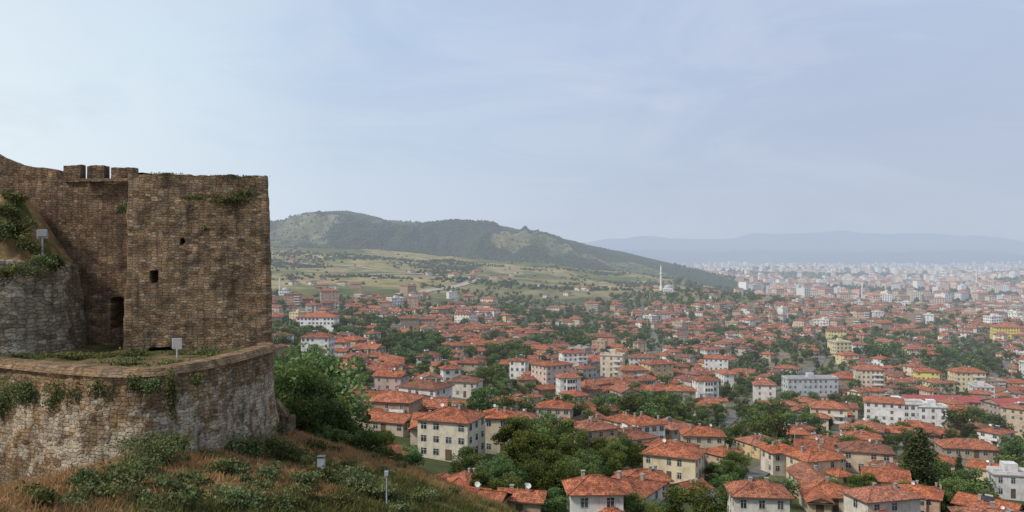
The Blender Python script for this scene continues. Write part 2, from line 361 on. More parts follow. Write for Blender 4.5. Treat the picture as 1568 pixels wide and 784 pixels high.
def make_house(R,w,d,st,kind='hip',wing=0,bay=False,pitch=.4,balc=False,mr=1,extras=True,ev=.65,lean=False):
    mb=MB(); h=st*ST+.15
    mb.box(-w/2,-d/2,-6,w/2,d/2,h,0,False)
    windows(mb,0,0,w,d,.15,st,R)
    if kind=='flat':
        e=.35; mb.box(-w/2-e,-d/2-e,h+.002,w/2+e,d/2+e,h+.25,5,True,True)
        for q in ((-w/2,-d/2,w/2,-d/2+.2),(-w/2,d/2-.2,w/2,d/2),(-w/2,-d/2+.2,-w/2+.2,d/2-.2),(w/2-.2,-d/2+.2,w/2,d/2-.2)):
            mb.box(q[0],q[1],h+.25,q[2],q[3],h+.95,0)
        mb.box(-1.5,-1.2,h+.25,1.5,1.6,h+2.6,0); top=h+.3
    else: top=roof(mb,0,0,w,d,h,kind,pitch,ev,mr)
    if wing:
        ww=w*.45; wd=d*.55; wst=st if wing==2 else max(1,st-1); wh_=wst*ST+.05
        sx=1 if R.random()<.5 else -1; cx=sx*(w/2-ww/2-.02-.1); cy=-(d/2+wd/2-.02)+.3
        mb.box(cx-ww/2,cy-wd/2,-6,cx+ww/2,cy+wd/2,wh_,0,False); windows(mb,cx,cy,ww,wd,.1,wst,R)
        roof(mb,cx,cy,ww,wd+.8,wh_,'gable' if wst==st else 'hip',pitch*.95,ev*.8,mr)
    if lean:
        # single-storey lean-to shed with its own tiled roof, and a garden wall
        a=w/2+.01; L=d*.7; b=a+2.8
        mb.box(a,-L/2,-6,b,L/2,1.9,0,False)
        mb.face([(a,-L/2-.3,2.9),(b+.35,-L/2-.3,1.95),(b+.35,L/2+.3,1.95),(a,L/2+.3,2.9)],1)
        mb.face([(a,-L/2-.3,2.8),(a,L/2+.3,2.8),(b+.35,L/2+.3,1.85),(b+.35,-L/2-.3,1.85)],4)
        mb.face([(b+.35,-L/2-.3,1.85),(b+.35,L/2+.3,1.85),(b+.35,L/2+.3,1.95),(b+.35,-L/2-.3,1.95)],4)
        mb.face([(a,-L/2,1.9),(b,-L/2,1.9),(a,-L/2,2.8)],0)
        gx=-w/2-2.2; mb.box(gx,-d/2-2.6,-6,b+.6,-d/2-2.4,.9,5); mb.box(gx,-d/2-2.4,-6,gx+.2,d/2,.9,5)
    if bay and st>1:
        b=w*.42; z0=ST+.1; z1=h-.02
        mb.box(-b/2,-d/2-1.1,z0,b/2,-d/2+.01,z1,0,False,True)
        for k in(-1,0,1):
            x=k*b*.3
            for s_ in range(1,st):
                z=.2+s_*ST+.75
                mb.face([(x-.5,-d/2-1.13,z-.08),(x+.5,-d/2-1.13,z-.08),(x+.5,-d/2-1.13,z+1.35),(x-.5,-d/2-1.13,z+1.35)],2)
                mb.face([(x-.4,-d/2-1.15,z),(x+.4,-d/2-1.15,z),(x+.4,-d/2-1.15,z+1.25),(x-.4,-d/2-1.15,z+1.25)],3)
        if kind!='flat': roof(mb,0,-d/2-.3,b,1.7,z1-.01,'gable',.3,.3,mr)
    if balc:
        for s_ in range(1,st):
            z=s_*ST+.1; y0=-d/2-1.2; mb.box(w*.1,y0,z,w*.42,-d/2-.01,z+.14,5,True,True)
            mb.box(w*.1,y0,z+.141,w*.42,y0+.07,z+1.0,7)
            mb.box(w*.1,y0+.07,z+.141,w*.1+.07,-d/2-.01,z+1.0,7); mb.box(w*.42-.07,y0+.07,z+.141,w*.42,-d/2-.01,z+1.0,7)
    if extras:
        for i in range(R.choice([1,2,2])):
            x=R.uniform(-w*.3,w*.3); y=R.uniform(-d*.2,d*.25); chimney(mb,x,y,h,top+R.uniform(.2,.6))
        if R.random()<.5: dish(mb,R.uniform(-w*.25,w*.25),-d*.12,h+(d*.35)*pitch+.9)
        if R.random()<.12: solar(mb,R.uniform(-w*.2,w*.2),-d*.15,h+(d*.3)*pitch+.8)
    return mb
# ------------------------------------------------------------ terrain sheet
ang=np.concatenate([np.linspace(-100,-38,60,endpoint=False),np.linspace(-38,38,680,endpoint=False),np.linspace(38,100,60)])*math.pi/180
rad=np.geomspace(4,32000,760)
A,R_=np.meshgrid(ang,rad); X=R_*np.sin(A); Y=R_*np.cos(A); Z=height(X,Y)
def forest(x,y):
    m=fbm(x/180+11,y/240+5,5)
    hill=ss(1800,2050,y)*ss(4200,3600,y)*ss(640,560,x)
    dens=ss(.41,.49,m+.04*ss(-300,-50,x)-.03*ss(-400,-650,x)+.07*ss(1900,2300,y)-.16*np.exp(-((x-130)/140)**2-((y-2200)/220)**2)-.10*np.exp(-((x+60)/60)**2-((y-2560)/80)**2))
    return hill*dens
def tcolor(x,y,z):
    def c(*a): return np.array(a)
    def mx(a,b,t): return a+(b-a)*t[...,None]
    n1=fbm(x*.12+4,y*.12,5); n2=fbm(x/90,y/90,5); n3=fbm(x/200+5,y/110,5)
    near=mx(c(.30,.19,.085),c(.15,.15,.055),ss(.42,.58,n1+.18*ss(-14,-2,x)-.08))
    town=mx(c(.18,.16,.12),c(.08,.095,.045),ss(.4,.6,n2))
    mead=mx(c(.235,.20,.10),c(.10,.115,.048),ss(.40,.6,n3)); mead=mx(mead,c(.31,.25,.15),ss(.56,.68,n2)*.8)
    H=hillH(x,y);T=townT(x,y)
    col=mx(town,near,ss(-2,3,H-T)*ss(200,100,y))
    col=mx(col,mead,np.maximum(ss(900,1100,y),ss(600,750,y)*ss(0,-100,x)))
    fo=forest(x,y); hill=mx(c(.14,.135,.075),c(.085,.095,.048),ss(.4,.6,n2))
    rock=ss(.48,.56,fbm(x/60+3,y/90+8,5))*ss(-300,-440,x)*ss(-900,-800,x)*ss(2100,2350,y)
    hill=mx(hill,c(.24,.225,.20),rock); hill=mx(hill,c(.03,.043,.023),fo*(1-rock*.5))
    col=mx(col,hill,ss(1800,2000,y)*ss(700,500,x))
    val=mx(c(.17,.16,.12),c(.08,.11,.055),ss(.4,.6,n3)); col=mx(col,val,ss(450,700,x)*ss(1000,1300,y)*ss(9000,8000,y))
    col=mx(col,mx(c(.08,.095,.08),c(.14,.13,.10),ss(.45,.65,fbm(x/900,y/900))),ss(6500,8500,np.hypot(x,y)))
    return col
TC=tcolor(X,Y,Z); TC=np.concatenate([TC,np.ones(TC.shape[:2]+(1,))],-1)
nr_,na=X.shape; idx=np.arange(nr_*na).reshape(nr_,na)
Fq=np.stack([idx[:-1,:-1],idx[1:,:-1],idx[1:,1:],idx[:-1,1:]],-1).reshape(-1,4)[:, ::-1]
addobj("ground",meshnp("ground",np.stack([X,Y,Z],-1).reshape(-1,3),Fq,[M_ter],attrs={'tcol':('FLOAT_COLOR','POINT',TC.reshape(-1,4))},smooth=True))
# ------------------------------------------------------------ leaves / trees
def leaves(C,size,R,flat=.0):
    n_=len(C); a=R.normal(size=(n_,3)); a/=np.linalg.norm(a,axis=1)[:,None]; b=R.normal(size=(n_,3)); b[:,2]*=1-flat
    b-= (a*b).sum(1)[:,None]*a; b/=np.linalg.norm(b,axis=1)[:,None]
    s=(size*R.uniform(.6,1.3,n_))[:,None]
    V=np.stack([C-a*s,C-b*s*.55,C+a*s,C+b*s*.55],1).reshape(-1,3)
    return V,np.arange(4*n_).reshape(-1,4)
def tube(p,q,r0,r1,k=6):
    p=np.array(p,float);q=np.array(q,float);d=q-p;d/=np.linalg.norm(d);a=np.cross(d,(.3,1,.1));a/=np.linalg.norm(a);b=np.cross(d,a)
    t=np.arange(k)*2*math.pi/k; ring=np.cos(t)[:,None]*a+np.sin(t)[:,None]*b
    V=np.concatenate([p+ring*r0,q+ring*r1]); F_=np.array([[i,(i+1)%k,k+(i+1)%k,k+i] for i in range(k)]); return V,F_
def tree_mesh(name,seed,H,Wd,nleaf,ls,kind='round'):
    R=np.random.default_rng(seed); Vs=[];Fs=[];mi=[];sh=[];off=0
    def add(V,F_,m,s):
        nonlocal off
        Vs.append(V);Fs.append(F_+off);off+=len(V);mi.append(np.full(len(F_),m));sh.append(np.broadcast_to(s,(len(F_),)))
    th=H*(.28 if kind=='round' else .1)
    bend=np.array([R.uniform(-.3,.3),R.uniform(-.3,.3),0])
    add(*tube((0,0,-1),bend+[0,0,th],H*.032,H*.024),1,.5); add(*tube(bend+[0,0,th],bend*1.5+[0,0,H*.8],H*.022,H*.006),1,.5)
    nc=30 if kind=='round' else 22
    cl=[]
    for i in range(nc):
        if kind=='round':
            z=R.uniform(.22,.93); prof=math.sin(math.pi*min(1,max(0,(z-.12)/.9)))**.6
            a=R.uniform(0,6.28); r=Wd*.5*prof*R.uniform(.35,.95); rr=Wd*R.uniform(.10,.22)
        else:
            z=(i+.5)/nc*.86+.1; prof=math.sin(math.pi*min(1,(z*.9+.12)))**.7; a=R.uniform(0,6.28); r=Wd*.22*prof*R.uniform(0,1.1); rr=Wd*.30*prof+.1
        c=np.array([math.cos(a)*r,math.sin(a)*r,z*H]); cl.append((c,rr))
        if kind=='round' and i%3==0: add(*tube(bend+[0,0,th*R.uniform(.8,1.4)],c,H*.012,H*.004,5),1,.5)
    wts=np.array([c[1]**2 for c in cl]); wts/=wts.sum()
    for (c,rr),w_ in zip(cl,wts):
        n_=max(6,int(nleaf*w_)); dd=R.normal(size=(n_,3)); dd/=np.linalg.norm(dd,axis=1)[:,None]
        rad_=rr*R.uniform(.35,1.15,n_)**.6; C=c+dd*rad_[:,None]*[1,1,.8 if kind=='round' else 1.5]
        V,F_=leaves(C,ls,R); base=R.uniform(.15,.8)
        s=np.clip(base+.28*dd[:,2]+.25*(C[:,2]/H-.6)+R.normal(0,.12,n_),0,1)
        add(V,F_,0,s)
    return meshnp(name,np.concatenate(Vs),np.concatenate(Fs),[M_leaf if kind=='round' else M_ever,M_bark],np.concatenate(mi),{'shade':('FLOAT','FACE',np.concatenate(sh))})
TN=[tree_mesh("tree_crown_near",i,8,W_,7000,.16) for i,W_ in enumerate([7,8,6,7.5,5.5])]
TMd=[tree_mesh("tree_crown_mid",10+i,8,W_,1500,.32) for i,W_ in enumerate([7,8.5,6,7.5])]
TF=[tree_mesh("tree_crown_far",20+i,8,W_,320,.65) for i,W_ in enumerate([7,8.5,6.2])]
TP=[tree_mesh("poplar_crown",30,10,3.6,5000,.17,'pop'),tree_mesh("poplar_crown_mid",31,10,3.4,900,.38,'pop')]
def place_tree(x,y,H,kind='round',z=None,wid=1.):
    r=math.hypot(x,y)
    me=(random.choice(TN) if r<190 else random.choice(TMd) if r<480 else random.choice(TF)) if kind=='round' else (TP[0] if r<220 else TP[1])
    o=addobj("deciduous_tree" if kind=='round' else "poplar_tree",me,loc=(x,y,h1(x,y) if z is None else z))
    s=H/(8 if kind=='round' else 10); o.scale=(s*wid*random.uniform(.9,1.2),s*wid*random.uniform(.9,1.2),s); o.rotation_euler[2]=random.uniform(0,6.28)
    return o
def bush(name,c,rad3,n_,ls,m=M_bush,seed=None,hang=0.):
    R=np.random.default_rng(seed if seed is not None else random.randint(0,99999))
    k=max(3,int(n_/90)); cc=R.normal(size=(k,3))*.42; cc=np.clip(cc,-.9,.9); i=R.integers(0,k,n_)
    dd=R.normal(size=(n_,3))*.27; C=(cc[i]+dd); C[:,2]-=hang*R.random(n_)**2
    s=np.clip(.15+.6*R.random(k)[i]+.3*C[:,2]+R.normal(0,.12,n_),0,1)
    V,F_=leaves(C*np.array(rad3),ls,R)
    return addobj(name,meshnp(name,V,F_,[m],attrs={'shade':('FLOAT','FACE',s)}),loc=c)
# ------------------------------------------------------------ castle
def densify(pts,res,smooth):
    P=np.array(pts,float)
    if smooth:
        Q=np.concatenate([[2*P[0]-P[1]],P,[2*P[-1]-P[-2]]]); out=[]
        for i in range(1,len(Q)-2):
            for t in np.linspace(0,1,16,endpoint=False):
                a,b,c,d=Q[i-1],Q[i],Q[i+1],Q[i+2]
                out.append(.5*((2*b)+(-a+c)*t+(2*a-5*b+4*c-d)*t*t+(-a+3*b-3*c+d)*t**3))
        out.append(P[-1]); P=np.array(out)
    dl=np.r_[0,np.cumsum(np.linalg.norm(np.diff(P,axis=0),axis=1))]; n_=max(2,int(dl[-1]/res)); s=np.linspace(0,dl[-1],n_+1)
    return np.c_[np.interp(s,dl,P[:,0]),np.interp(s,dl,P[:,1])],s
def wall_strip(name,pts,zb,zt,thick,mt,res=.18,smooth=False,batter=0.,rough=.1,holes=(),jag=.0,seed=0.,parent=None):
    P,s=densify(pts,res,smooth); T=np.gradient(P,axis=0); T/=np.linalg.norm(T,axis=1)[:,None]; Nn=np.c_[T[:,1],-T[:,0]]
    ztop=zt(P,s) if callable(zt) else np.full(len(s),float(zt))
    ztop=ztop+(fbm(s*1.1+seed,s*0+seed,4)-.5)*2*jag+(vnoise(s*4+seed,s*0)-.5)*jag*.8
    nz=max(2,int((ztop.max()-zb)/res)); rows=[];uvs=[]
    for j in range(nz+1):
        t=j/nz; z=zb+(ztop-zb)*t
        off=batter*(1-t)+rough*(fbm(s*.8+seed,z*.9+seed,3)-.5)*2+rough*.35*(vnoise(s*3.1+seed,z*3.2)-.5)
        for (s0,s1,z0,z1,dp) in holes:
            off=np.where((s>s0)&(s<s1)&(z>z0)&(z<z1),off-dp,off)
        rows.append(np.c_[P+Nn*off[:,None],z]); uvs.append(np.c_[s+seed,z])
    m_=(-thick*.5); zz=ztop+(vnoise(s*3+seed,s*0+3)-.3)*jag
    rows.append(np.c_[P+Nn*m_,zz]); uvs.append(np.c_[s+seed,ztop+thick*.5])
    rows.append(np.c_[P-Nn*thick,ztop]); uvs.append(np.c_[s+seed,ztop+thick])
    rows.append(np.c_[P-Nn*thick,ztop*0+zb]); uvs.append(np.c_[s+seed,ztop+thick+(ztop-zb)])
    V=np.array(rows); rr,cc=V.shape[:2]; V=V.reshape(-1,3); U=np.array(uvs).reshape(-1,2)
    id_=np.arange(rr*cc).reshape(rr,cc)
    Fq=np.stack([id_[:-1,:-1],id_[:-1,1:],id_[1:,1:],id_[1:,:-1]],-1).reshape(-1,4).tolist()
    Fq+= [id_[:,0].tolist(), id_[::-1,-1].tolist()]
    me=bpy.data.meshes.new(name); me.from_pydata(V.tolist(),[],Fq); me.materials.append(mt)
    l=me.uv_layers.new(name='UVMap'); li=np.empty(len(me.loops),np.int32); me.loops.foreach_get('vertex_index',li); l.data.foreach_set('uv',U[li].astype(np.float32).ravel()); me.update()
    return addobj(name,me,parent)
tw=bpy.data.objects.new("castle_tower",None); COL.objects.link(tw)
TWP=[(-23.0,50.8),(-20.75,43.5),(-13.85,45.6),(-16.15,53.1),(-23.0,50.8)]
wall_strip("tower_walls",TWP,-7.2,lambda P,s:4.42+.09*(P[:,0]+20)*.2,1.3,M_tower,.15,batter=.34,rough=.11,jag=.12,seed=3.,parent=tw,
  holes=[(8.75,9.1,-1.45,-.8,1.0),(10.25,10.45,.7,.92,.8),(8.6,9.9,-7,-5.1,1.1)])
mb=MB(); mb.face([(-20.6,44.0,4.0),(-14.2,45.9,4.0),(-16.4,52.6,4.0),(-22.6,50.5,4.0)],5); addobj("tower_deck",mb.mesh("tower_deck"),tw)
cw=bpy.data.objects.new("castle_curtain_wall",None); COL.objects.link(cw)
def czt(P,s):
    u=784+F*P[:,0]/P[:,1]
    return np.interp(u,[-300,-60,0,30,84,88,200],[8.5,7.2,5.8,5.3,5.08,4.45,4.4])
wall_strip("curtain_masonry",[(-38,43),(-31,46.2),(-27,46.9),(-22.2,46.7)],-7,czt,1.2,M_curt,.17,True,batter=.3,rough=.1,jag=.05,seed=31.,parent=cw,
  holes=[(15.7,16.25,-4.2,-2.4,1.2)])
for i,(a,b,t) in enumerate([(95,121,252),(131,158,253),(168,203,256)]):
    pa=P3(a,0,46.6); pb=P3(b,0,46.6); zt_=(392-t)/F*46.6
    wall_strip("merlon_%d"%(i+1),[(pa[0],46.75),(pb[0],46.72)],4.3,zt_,.6,M_curt,.12,rough=.04,jag=.06,seed=50.+i*3,parent=cw)
wall_strip("parapet_ledge",[(-24.9,46.2),(-22.0,46.05)],4.28,4.45,.5,M_cop,.2,rough=.03,seed=9.,parent=cw)
RP=[(-38,45),(-34,42.2),(-29,39.8),(-24.2,37.8),(-20,35.7),(-17.2,34.7),(-15.5,35),(-14.3,37),(-13.6,40),(-13.25,43),(-13.2,44.4),(-13.8,46),(-15.5,50),(-18,55)]
rw=bpy.data.objects.new("retaining_wall",None); COL.objects.link(rw)
def rzt(P,s): return np.interp(784+F*P[:,0]/P[:,1],[0,240,417],[-4.97,-5.0,-4.98])-.14
wall_strip("retaining_masonry",RP,-14.5,rzt,.7,M_ret,.17,True,batter=.35,rough=.2,jag=.03,seed=77.,parent=rw)
wall_strip("coping",RP,-5.2,lambda P,s:np.full(len(s),-4.88),.8,M_cop,.25,True,batter=.22,rough=.06,jag=.03,seed=88.,parent=rw)
Pr,sr=densify(RP,.35,True); Pr=Pr[5:-5]; B=np.c_[Pr[:,0]*.9-3,np.full(len(Pr),48.)]; nt_=14
G=np.array([Pr*(1-t)+B*t for t in np.linspace(0.03,1,nt_)]); gz=-5.42+(fbm(G[...,0]*.8,G[...,1]*.8)-.5)*.5+.25*ss(38,44,G[...,1])
gz=np.where(np.arange(nt_)[:,None]==0,-5.3,gz)
id_=np.arange(G.shape[0]*G.shape[1]).reshape(G.shape[:2]); Fq=np.stack([id_[:-1,:-1],id_[:-1,1:],id_[1:,1:],id_[1:,:-1]],-1).reshape(-1,4)
gx=G[...,0];gy=G[...,1]; tc=np.array([.15,.115,.065])+(np.array([.07,.085,.032])-np.array([.15,.115,.065]))*ss(.42,.6,fbm(gx*.7,gy*.7))[...,None]
addobj("terrace_ground",meshnp("terrace_ground",np.dstack([gx,gy,gz]).reshape(-1,3),Fq,[M_ter],attrs={'tcol':('FLOAT_COLOR','POINT',np.dstack([tc,np.ones(gx.shape)]).reshape(-1,4))},smooth=True))
OW=[(-36,39.6),(-33,40.2),(-29,41.0),(-27,41.6),(-25.6,42.5),(-24.9,43.8),(-25.1,46.5)]
wall_strip("old_rampart_wall",OW,-6.2,lambda P,s:np.interp(P[:,0],[-30,-25.8,-24.9],[-.2,-.3,-.6]),.8,M_pale,.17,True,batter=.8,rough=.16,jag=.14,seed=120.)
Po,so_=densify(OW,.15,True); Nx=np.gradient(Po,axis=0); Nx/=np.linalg.norm(Nx,axis=1)[:,None]; Nv=np.c_[-Nx[:,1],Nx[:,0]]
tt=np.linspace(0,1,40); bk=np.c_[np.interp(np.arange(len(Po)),[0,len(Po)*.55,len(Po)-1],[-38,-28.5,-25.6]),np.full(len(Po),46.9)]
st0=Po+Nv*.15; G=st0[None]*(1-tt[:,None,None])+bk[None]*tt[:,None,None]; gx,gy=G[...,0],G[...,1]
bz=-.55+4.1*ss(-24.9,-28.6,gx)*ss(.0,.75,tt)[:,None]**.8+(fbm(gx*1.2,gy*1.2)-.5)*.6*np.minimum(1,tt*6)[:,None]
id_=np.arange(gx.size).reshape(gx.shape); Fq=np.stack([id_[:-1,:-1],id_[:-1,1:],id_[1:,1:],id_[1:,:-1]],-1).reshape(-1,4)
tc=np.array([.27,.18,.09])+(np.array([.1,.11,.04])-np.array([.27,.18,.09]))*ss(.42,.58,fbm(gx*.9+3,gy*.9))[...,None]
addobj("earth_bank",meshnp("earth_bank",np.dstack([gx,gy,bz]).reshape(-1,3),Fq,[M_ter],attrs={'tcol':('FLOAT_COLOR','POINT',np.dstack([tc,np.ones(gx.shape)]).reshape(-1,4))},smooth=True))
for (u,v,y,rx,rz,nn,hg) in [(12,322,44.2,.9,.5,900,0),(28,345,43.8,.8,.6,900,.3),(5,352,43.2,.8,.5,800,.2),(32,372,43.2,.8,.5,800,.3),(72,397,42.9,.7,.35,500,.8),(15,412,41.0,.7,.35,500,1.),(50,408,41.3,.6,.35,400,1.),(84,402,43.0,.4,.4,300,.8),(20,304,45,.8,.4,500,0),(60,400,42.4,.7,.3,350,.6)]:
    bush("wall_shrub",P3(u,v,y),(rx,.6,rz),nn,.08,hang=hg)
for (u,v,y,rx,rz,nn) in [(345,305,44.5,1.5,.28,1000),(372,300,44.8,.6,.4,500),(300,303,44.0,.6,.2,260),(185,322,46.0,.5,.4,300),(320,352,44.2,.35,.15,120),(255,268,43.9,1.3,.09,160),(355,270,45.0,1.5,.09,200)]:
    bush("wall_weeds",P3(u,v,y),(rx,.22,rz),nn,.06)
for (u,v,y,rx,rz,nn,hg) in [(25,602,37.2,1.6,.62,2600,1.),(62,596,36.6,1.4,.6,2400,1.),(105,598,35.8,1.,.55,1600,1.2),(135,594,35.3,.9,.5,1200,1.2),(165,594,34.9,.7,.4,800,1.2),(205,588,34.3,.6,.3,500,.8),(235,588,33.9,.5,.4,500,1.),(262,600,33.8,.35,.8,800,1.),(290,583,34.2,.5,.25,300,.5),(5,615,37.4,.9,.5,900,.8),(88,612,36.,.6,.4,500,.8)]:
    bush("wall_shrub",P3(u,v,y),(rx,.3,rz),nn,.065,hang=hg)
for (u,v,y,rx,rz,nn) in [(20,546,41,1.5,.22,400),(110,547,41.5,2.2,.25,700),(170,547,41.5,1.5,.28,600),(205,548,42.3,.7,.4,400),(285,547,42.6,1.0,.4,700),(320,540,43,1.,.4,700),(355,537,44,.9,.25,260),(250,556,39,1.2,.15,300),(190,556,38.5,1.6,.15,350),(330,548,41,.9,.18,250)]:
    bush("terrace_weeds",P3(u,v,y),(rx,.6,rz),nn,.07)
def flood(loc,s=1.,h=1.2,name="floodlight"):
    mb=MB(); mb.beam((0,0,-h),(0,0,0),.04,6); mb.beam((-.3*s,0,0),(.3*s,0,0),.03,6)
    for sx in(-1,1): mb.beam((sx*.28*s,0,0),(sx*.28*s,-.05,.4*s),.02,6)
    mb.box(-.26*s,-.16,.08*s,.26*s,.1,.5*s,6,True,True); mb.face([(-.22*s,-.165,.12*s),(.22*s,-.165,.12*s),(.22*s,-.165,.46*s),(-.22*s,-.165,.46*s)],5)
    o=addobj(name,mb.mesh(name),loc=loc); o.rotation_euler[2]=.3; return o
flood(P3(65,364,43.5),.9,1.5)
mb=MB(); mb.beam((0,0,-1.3),(0,0,.3),.035,6); mb.box(-.25,-.03,.2,.25,.02,.75,6,True,True); mb.box(-.21,-.036,.24,.21,-.0305,.71,5)
addobj("sign_board",mb.mesh("sign_board"),loc=P3(271,540,41.5))
def brk(n):
    p=n('ShaderNodeNewGeometry').outputs['Position']; a=n.noise(p,1.3,8,.7)
    return pbr(n,n.ramp(a,[(.3,(.07,.05,.035)),(.5,(.2,.14,.09)),(.7,(.33,.25,.17))]),.95,n.noise(p,3.,8,.75),1.,.2,.1)
M_rock=mat("rock",brk)
def rock(c,r3,seed):
    import bmesh
    bm=bmesh.new(); bmesh.ops.create_icosphere(bm,subdivisions=4,radius=1)
    R=np.random.default_rng(seed); dirs=R.normal(size=(18,3)); dirs/=np.linalg.norm(dirs,axis=1)[:,None]; dist=R.uniform(.5,.9,18)
    for v in bm.verts:
        p=np.array(v.co); k=np.maximum(dirs@p/dist,1e-3).max(); p=p/max(k,.9); p*=1+.3*(float(fbm(p[0]*3+seed,p[1]*3+p[2]*3))-.5)*2
        v.co=p*np.array(r3)
    me=bpy.data.meshes.new("rock_outcrop"); bm.to_mesh(me); bm.free(); me.materials.append(M_rock); return addobj("rock_outcrop",me,loc=c)
for k,(u,v,y,a,b) in enumerate([(437,655,49,.9,1.3),(458,690,49,.8,.8),(426,632,48.5,.6,1.2),(478,708,50,.7,.5),(450,680,48,.8,.6)]): rock(P3(u,v,y),(a,1.,b),k)
# ------------------------------------------------------------ slope grass, shrubs
NG=95000
uu=rng.uniform(-150,1100,NG); yy=rng.uniform(21,62,NG); xx=(uu-784)/F*yy
hz=height(xx,yy); 
nn_=fbm(xx*.12+4,yy*.12,5); keep=rng.random(NG)<.35+.65*ss(.35,.6,fbm(xx*.6,yy*.6)); xx,yy,hz,nn_=xx[keep],yy[keep],hz[keep],nn_[keep]
shd=np.clip(.95-ss(.40,.6,nn_+.18*ss(-14,-2,xx)-.08)*.75+rng.normal(0,.14,len(xx)),0,1)
K=4; base=np.repeat(np.c_[xx,yy,hz-.03],K,0); m_=len(base); a=rng.uniform(0,6.28,m_); hh=rng.uniform(.10,.36,m_)*np.repeat(.5+fbm(xx*.9,yy*.9),K); ln_=rng.normal(0,.14,(m_,2)); w=.03
base[:,:2]+=rng.normal(0,.13,(m_,2))
V=np.stack([base+np.c_[np.cos(a)*w,np.sin(a)*w,a*0],base-np.c_[np.cos(a)*w,np.sin(a)*w,a*0],base+np.c_[ln_,hh]],1).reshape(-1,3)
addobj("dry_grass",meshnp("dry_grass",V,np.arange(3*m_).reshape(-1,3),[M_grass],attrs={'shade':('FLOAT','FACE',np.repeat(shd,K))}))
def on_slope(u,v):
    ys=np.linspace(18,75,600); x=(u-784)/F*ys; z=(392-v)/F*ys; hh=height(x,ys); k=np.argmax(z<hh); return (float(x[k]),float(ys[k]),float(hh[k])) if (z<hh).any() else None
SB=[(235,705,.9),(255,690,.8),(210,725,.7),(345,690,.7),(365,700,.8),(385,690,.6),(420,690,.7),(440,705,.8),(190,745,.7),(330,725,.5),(410,735,.6),(540,745,.8),(500,735,.7),(470,745,.6),(570,760,.7),(150,765,.5),(60,770,.5),(290,740,.5),(450,765,.6),(520,775,.6),(350,770,.6),(600,770,.5),(640,765,.5),(250,775,.5),(440,640,.7),(425,665,.6),(480,690,.7),(130,745,.5),(425,600,.5)]
for _ in range(70): SB.append((random.uniform(100,720),random.uniform(690,784),random.uniform(.15,.5)))
for (u,v,r) in SB:
    p=on_slope(u,v)
    if p: bush("slope_bush",(p[0],p[1],p[2]+r*.3),(r*1.25,r*1.1,r*.65),int(600+1700*r*r),.07,M_bush)
mb=MB(); mb.beam((0,0,-.5),(0,0,.5),.05,6); mb.box(-.16,-.13,.5,.16,.13,1.,6,True,True); mb.box(-.19,-.16,1.001,.19,.16,1.05,8,True,True)
p=on_slope(492,733) or (-11.5,46,-12); addobj("electric_box",mb.mesh("electric_box"),loc=p)
mb=MB(); mb.lathe(0,0,[(.035,-1),(.03,1.6),(.0,1.65)],8,6); mb.box(-.08,-.12,1.5,.08,.04,1.7,6,True,True)
p=on_slope(592,781) or (-7,44,-14); addobj("lamp_post",mb.mesh("lamp_post"),loc=p)
# ------------------------------------------------------------ streets
def path(uvs): return [hit(u,v)[:2] for u,v in uvs]
STREETS=[path([(640,575),(600,540),(598,510),(640,488),(690,470),(700,455),(690,441)]),path([(1040,690),(1110,650),(1160,610),(1230,575),(1262,540),(1240,505),(1180,478),(1100,462)]),path([(800,640),(880,600),(960,568),(1005,535),(985,500),(905,475),(850,462)]),path([(1100,780),(1180,715),(1290,665),(1400,630),(1500,590),(1540,560),(1460,520)])]
def ribbon(name,P,w,lift,m):
    P,s=densify(P,4,True); T=np.gradient(P,axis=0);T/=np.linalg.norm(T,axis=1)[:,None];Nn=np.c_[T[:,1],-T[:,0]]
    rows=[]
    for o in np.linspace(-w/2,w/2,5): q=P+Nn*o; rows.append(np.c_[q,height(q[:,0],q[:,1])+lift])
    V=np.array(rows); rr,cc=V.shape[:2]; id_=np.arange(rr*cc).reshape(rr,cc); Fq=np.stack([id_[:-1,:-1],id_[:-1,1:],id_[1:,1:],id_[1:,:-1]],-1).reshape(-1,4)
    addobj(name,meshnp(name,V.reshape(-1,3),Fq,[m],smooth=True)); return P
SPTS=np.concatenate([ribbon("town_street",P_,4.5,.3,M_street) for P_ in STREETS])
ribbon("hillside_road",path([(610,452),(660,445),(690,441),(715,434),(735,428),(700,423),(640,420),(560,421)]),11,.8,M_asph)
ribbon("dirt_track",path([(430,400),(480,406),(530,408),(580,414)]),8,.8,M_asph)
# ------------------------------------------------------------ houses
PAL=[(.72,.69,.62),(.64,.55,.42),(.56,.45,.33),(.76,.74,.71),(.66,.57,.36),(.57,.43,.33),(.45,.36,.28),(.36,.26,.18),(.72,.62,.46),(.62,.5,.43),(.5,.47,.43),(.30,.22,.15),(.74,.72,.68),(.47,.33,.24),(.66,.5,.28),(.66,.64,.62),(.76,.74,.7),(.54,.36,.26)]
R=random.Random(3); HV=[]
spec=[(9,8,2,'hip',0,True,False,0),(10,8,2,'hip',1,False,False,0),(10,9,2,'hip',0,False,True,1),(8,7,2,'gable',0,False,False,1),(11,8,2,'hip',2,False,False,0),(9,9,3,'hip',0,True,False,0),(8,10,2,'hip',1,False,False,0),(7.5,7,1,'gable',0,False,False,1),(10,7,2,'gable',1,False,True,0),(12,8.5,3,'hip',1,False,True,0),(8,8,2,'hip',0,False,True,1),(9,7,1,'hip',2,False,False,0),(7,7,2,'hip',0,True,False,1),(11,8,2,'gable',2,True,False,0),(13,7,2,'gable',1,False,False,0),(6,9,2,'hip',0,True,False,1),(8,6,1,'gable',1,False,False,0),(9.5,8,2,'gable',2,False,False,0),(14,9,2,'hip',1,False,False,0),(10,10,2,'hip',0,False,False,1)]
for i,s_ in enumerate(spec): HV.append(make_house(R,*s_[:4],wing=s_[4],bay=s_[5],balc=s_[6],lean=bool(s_[7]),pitch=R.uniform(.32,.5)).mesh("house_%d"%i))
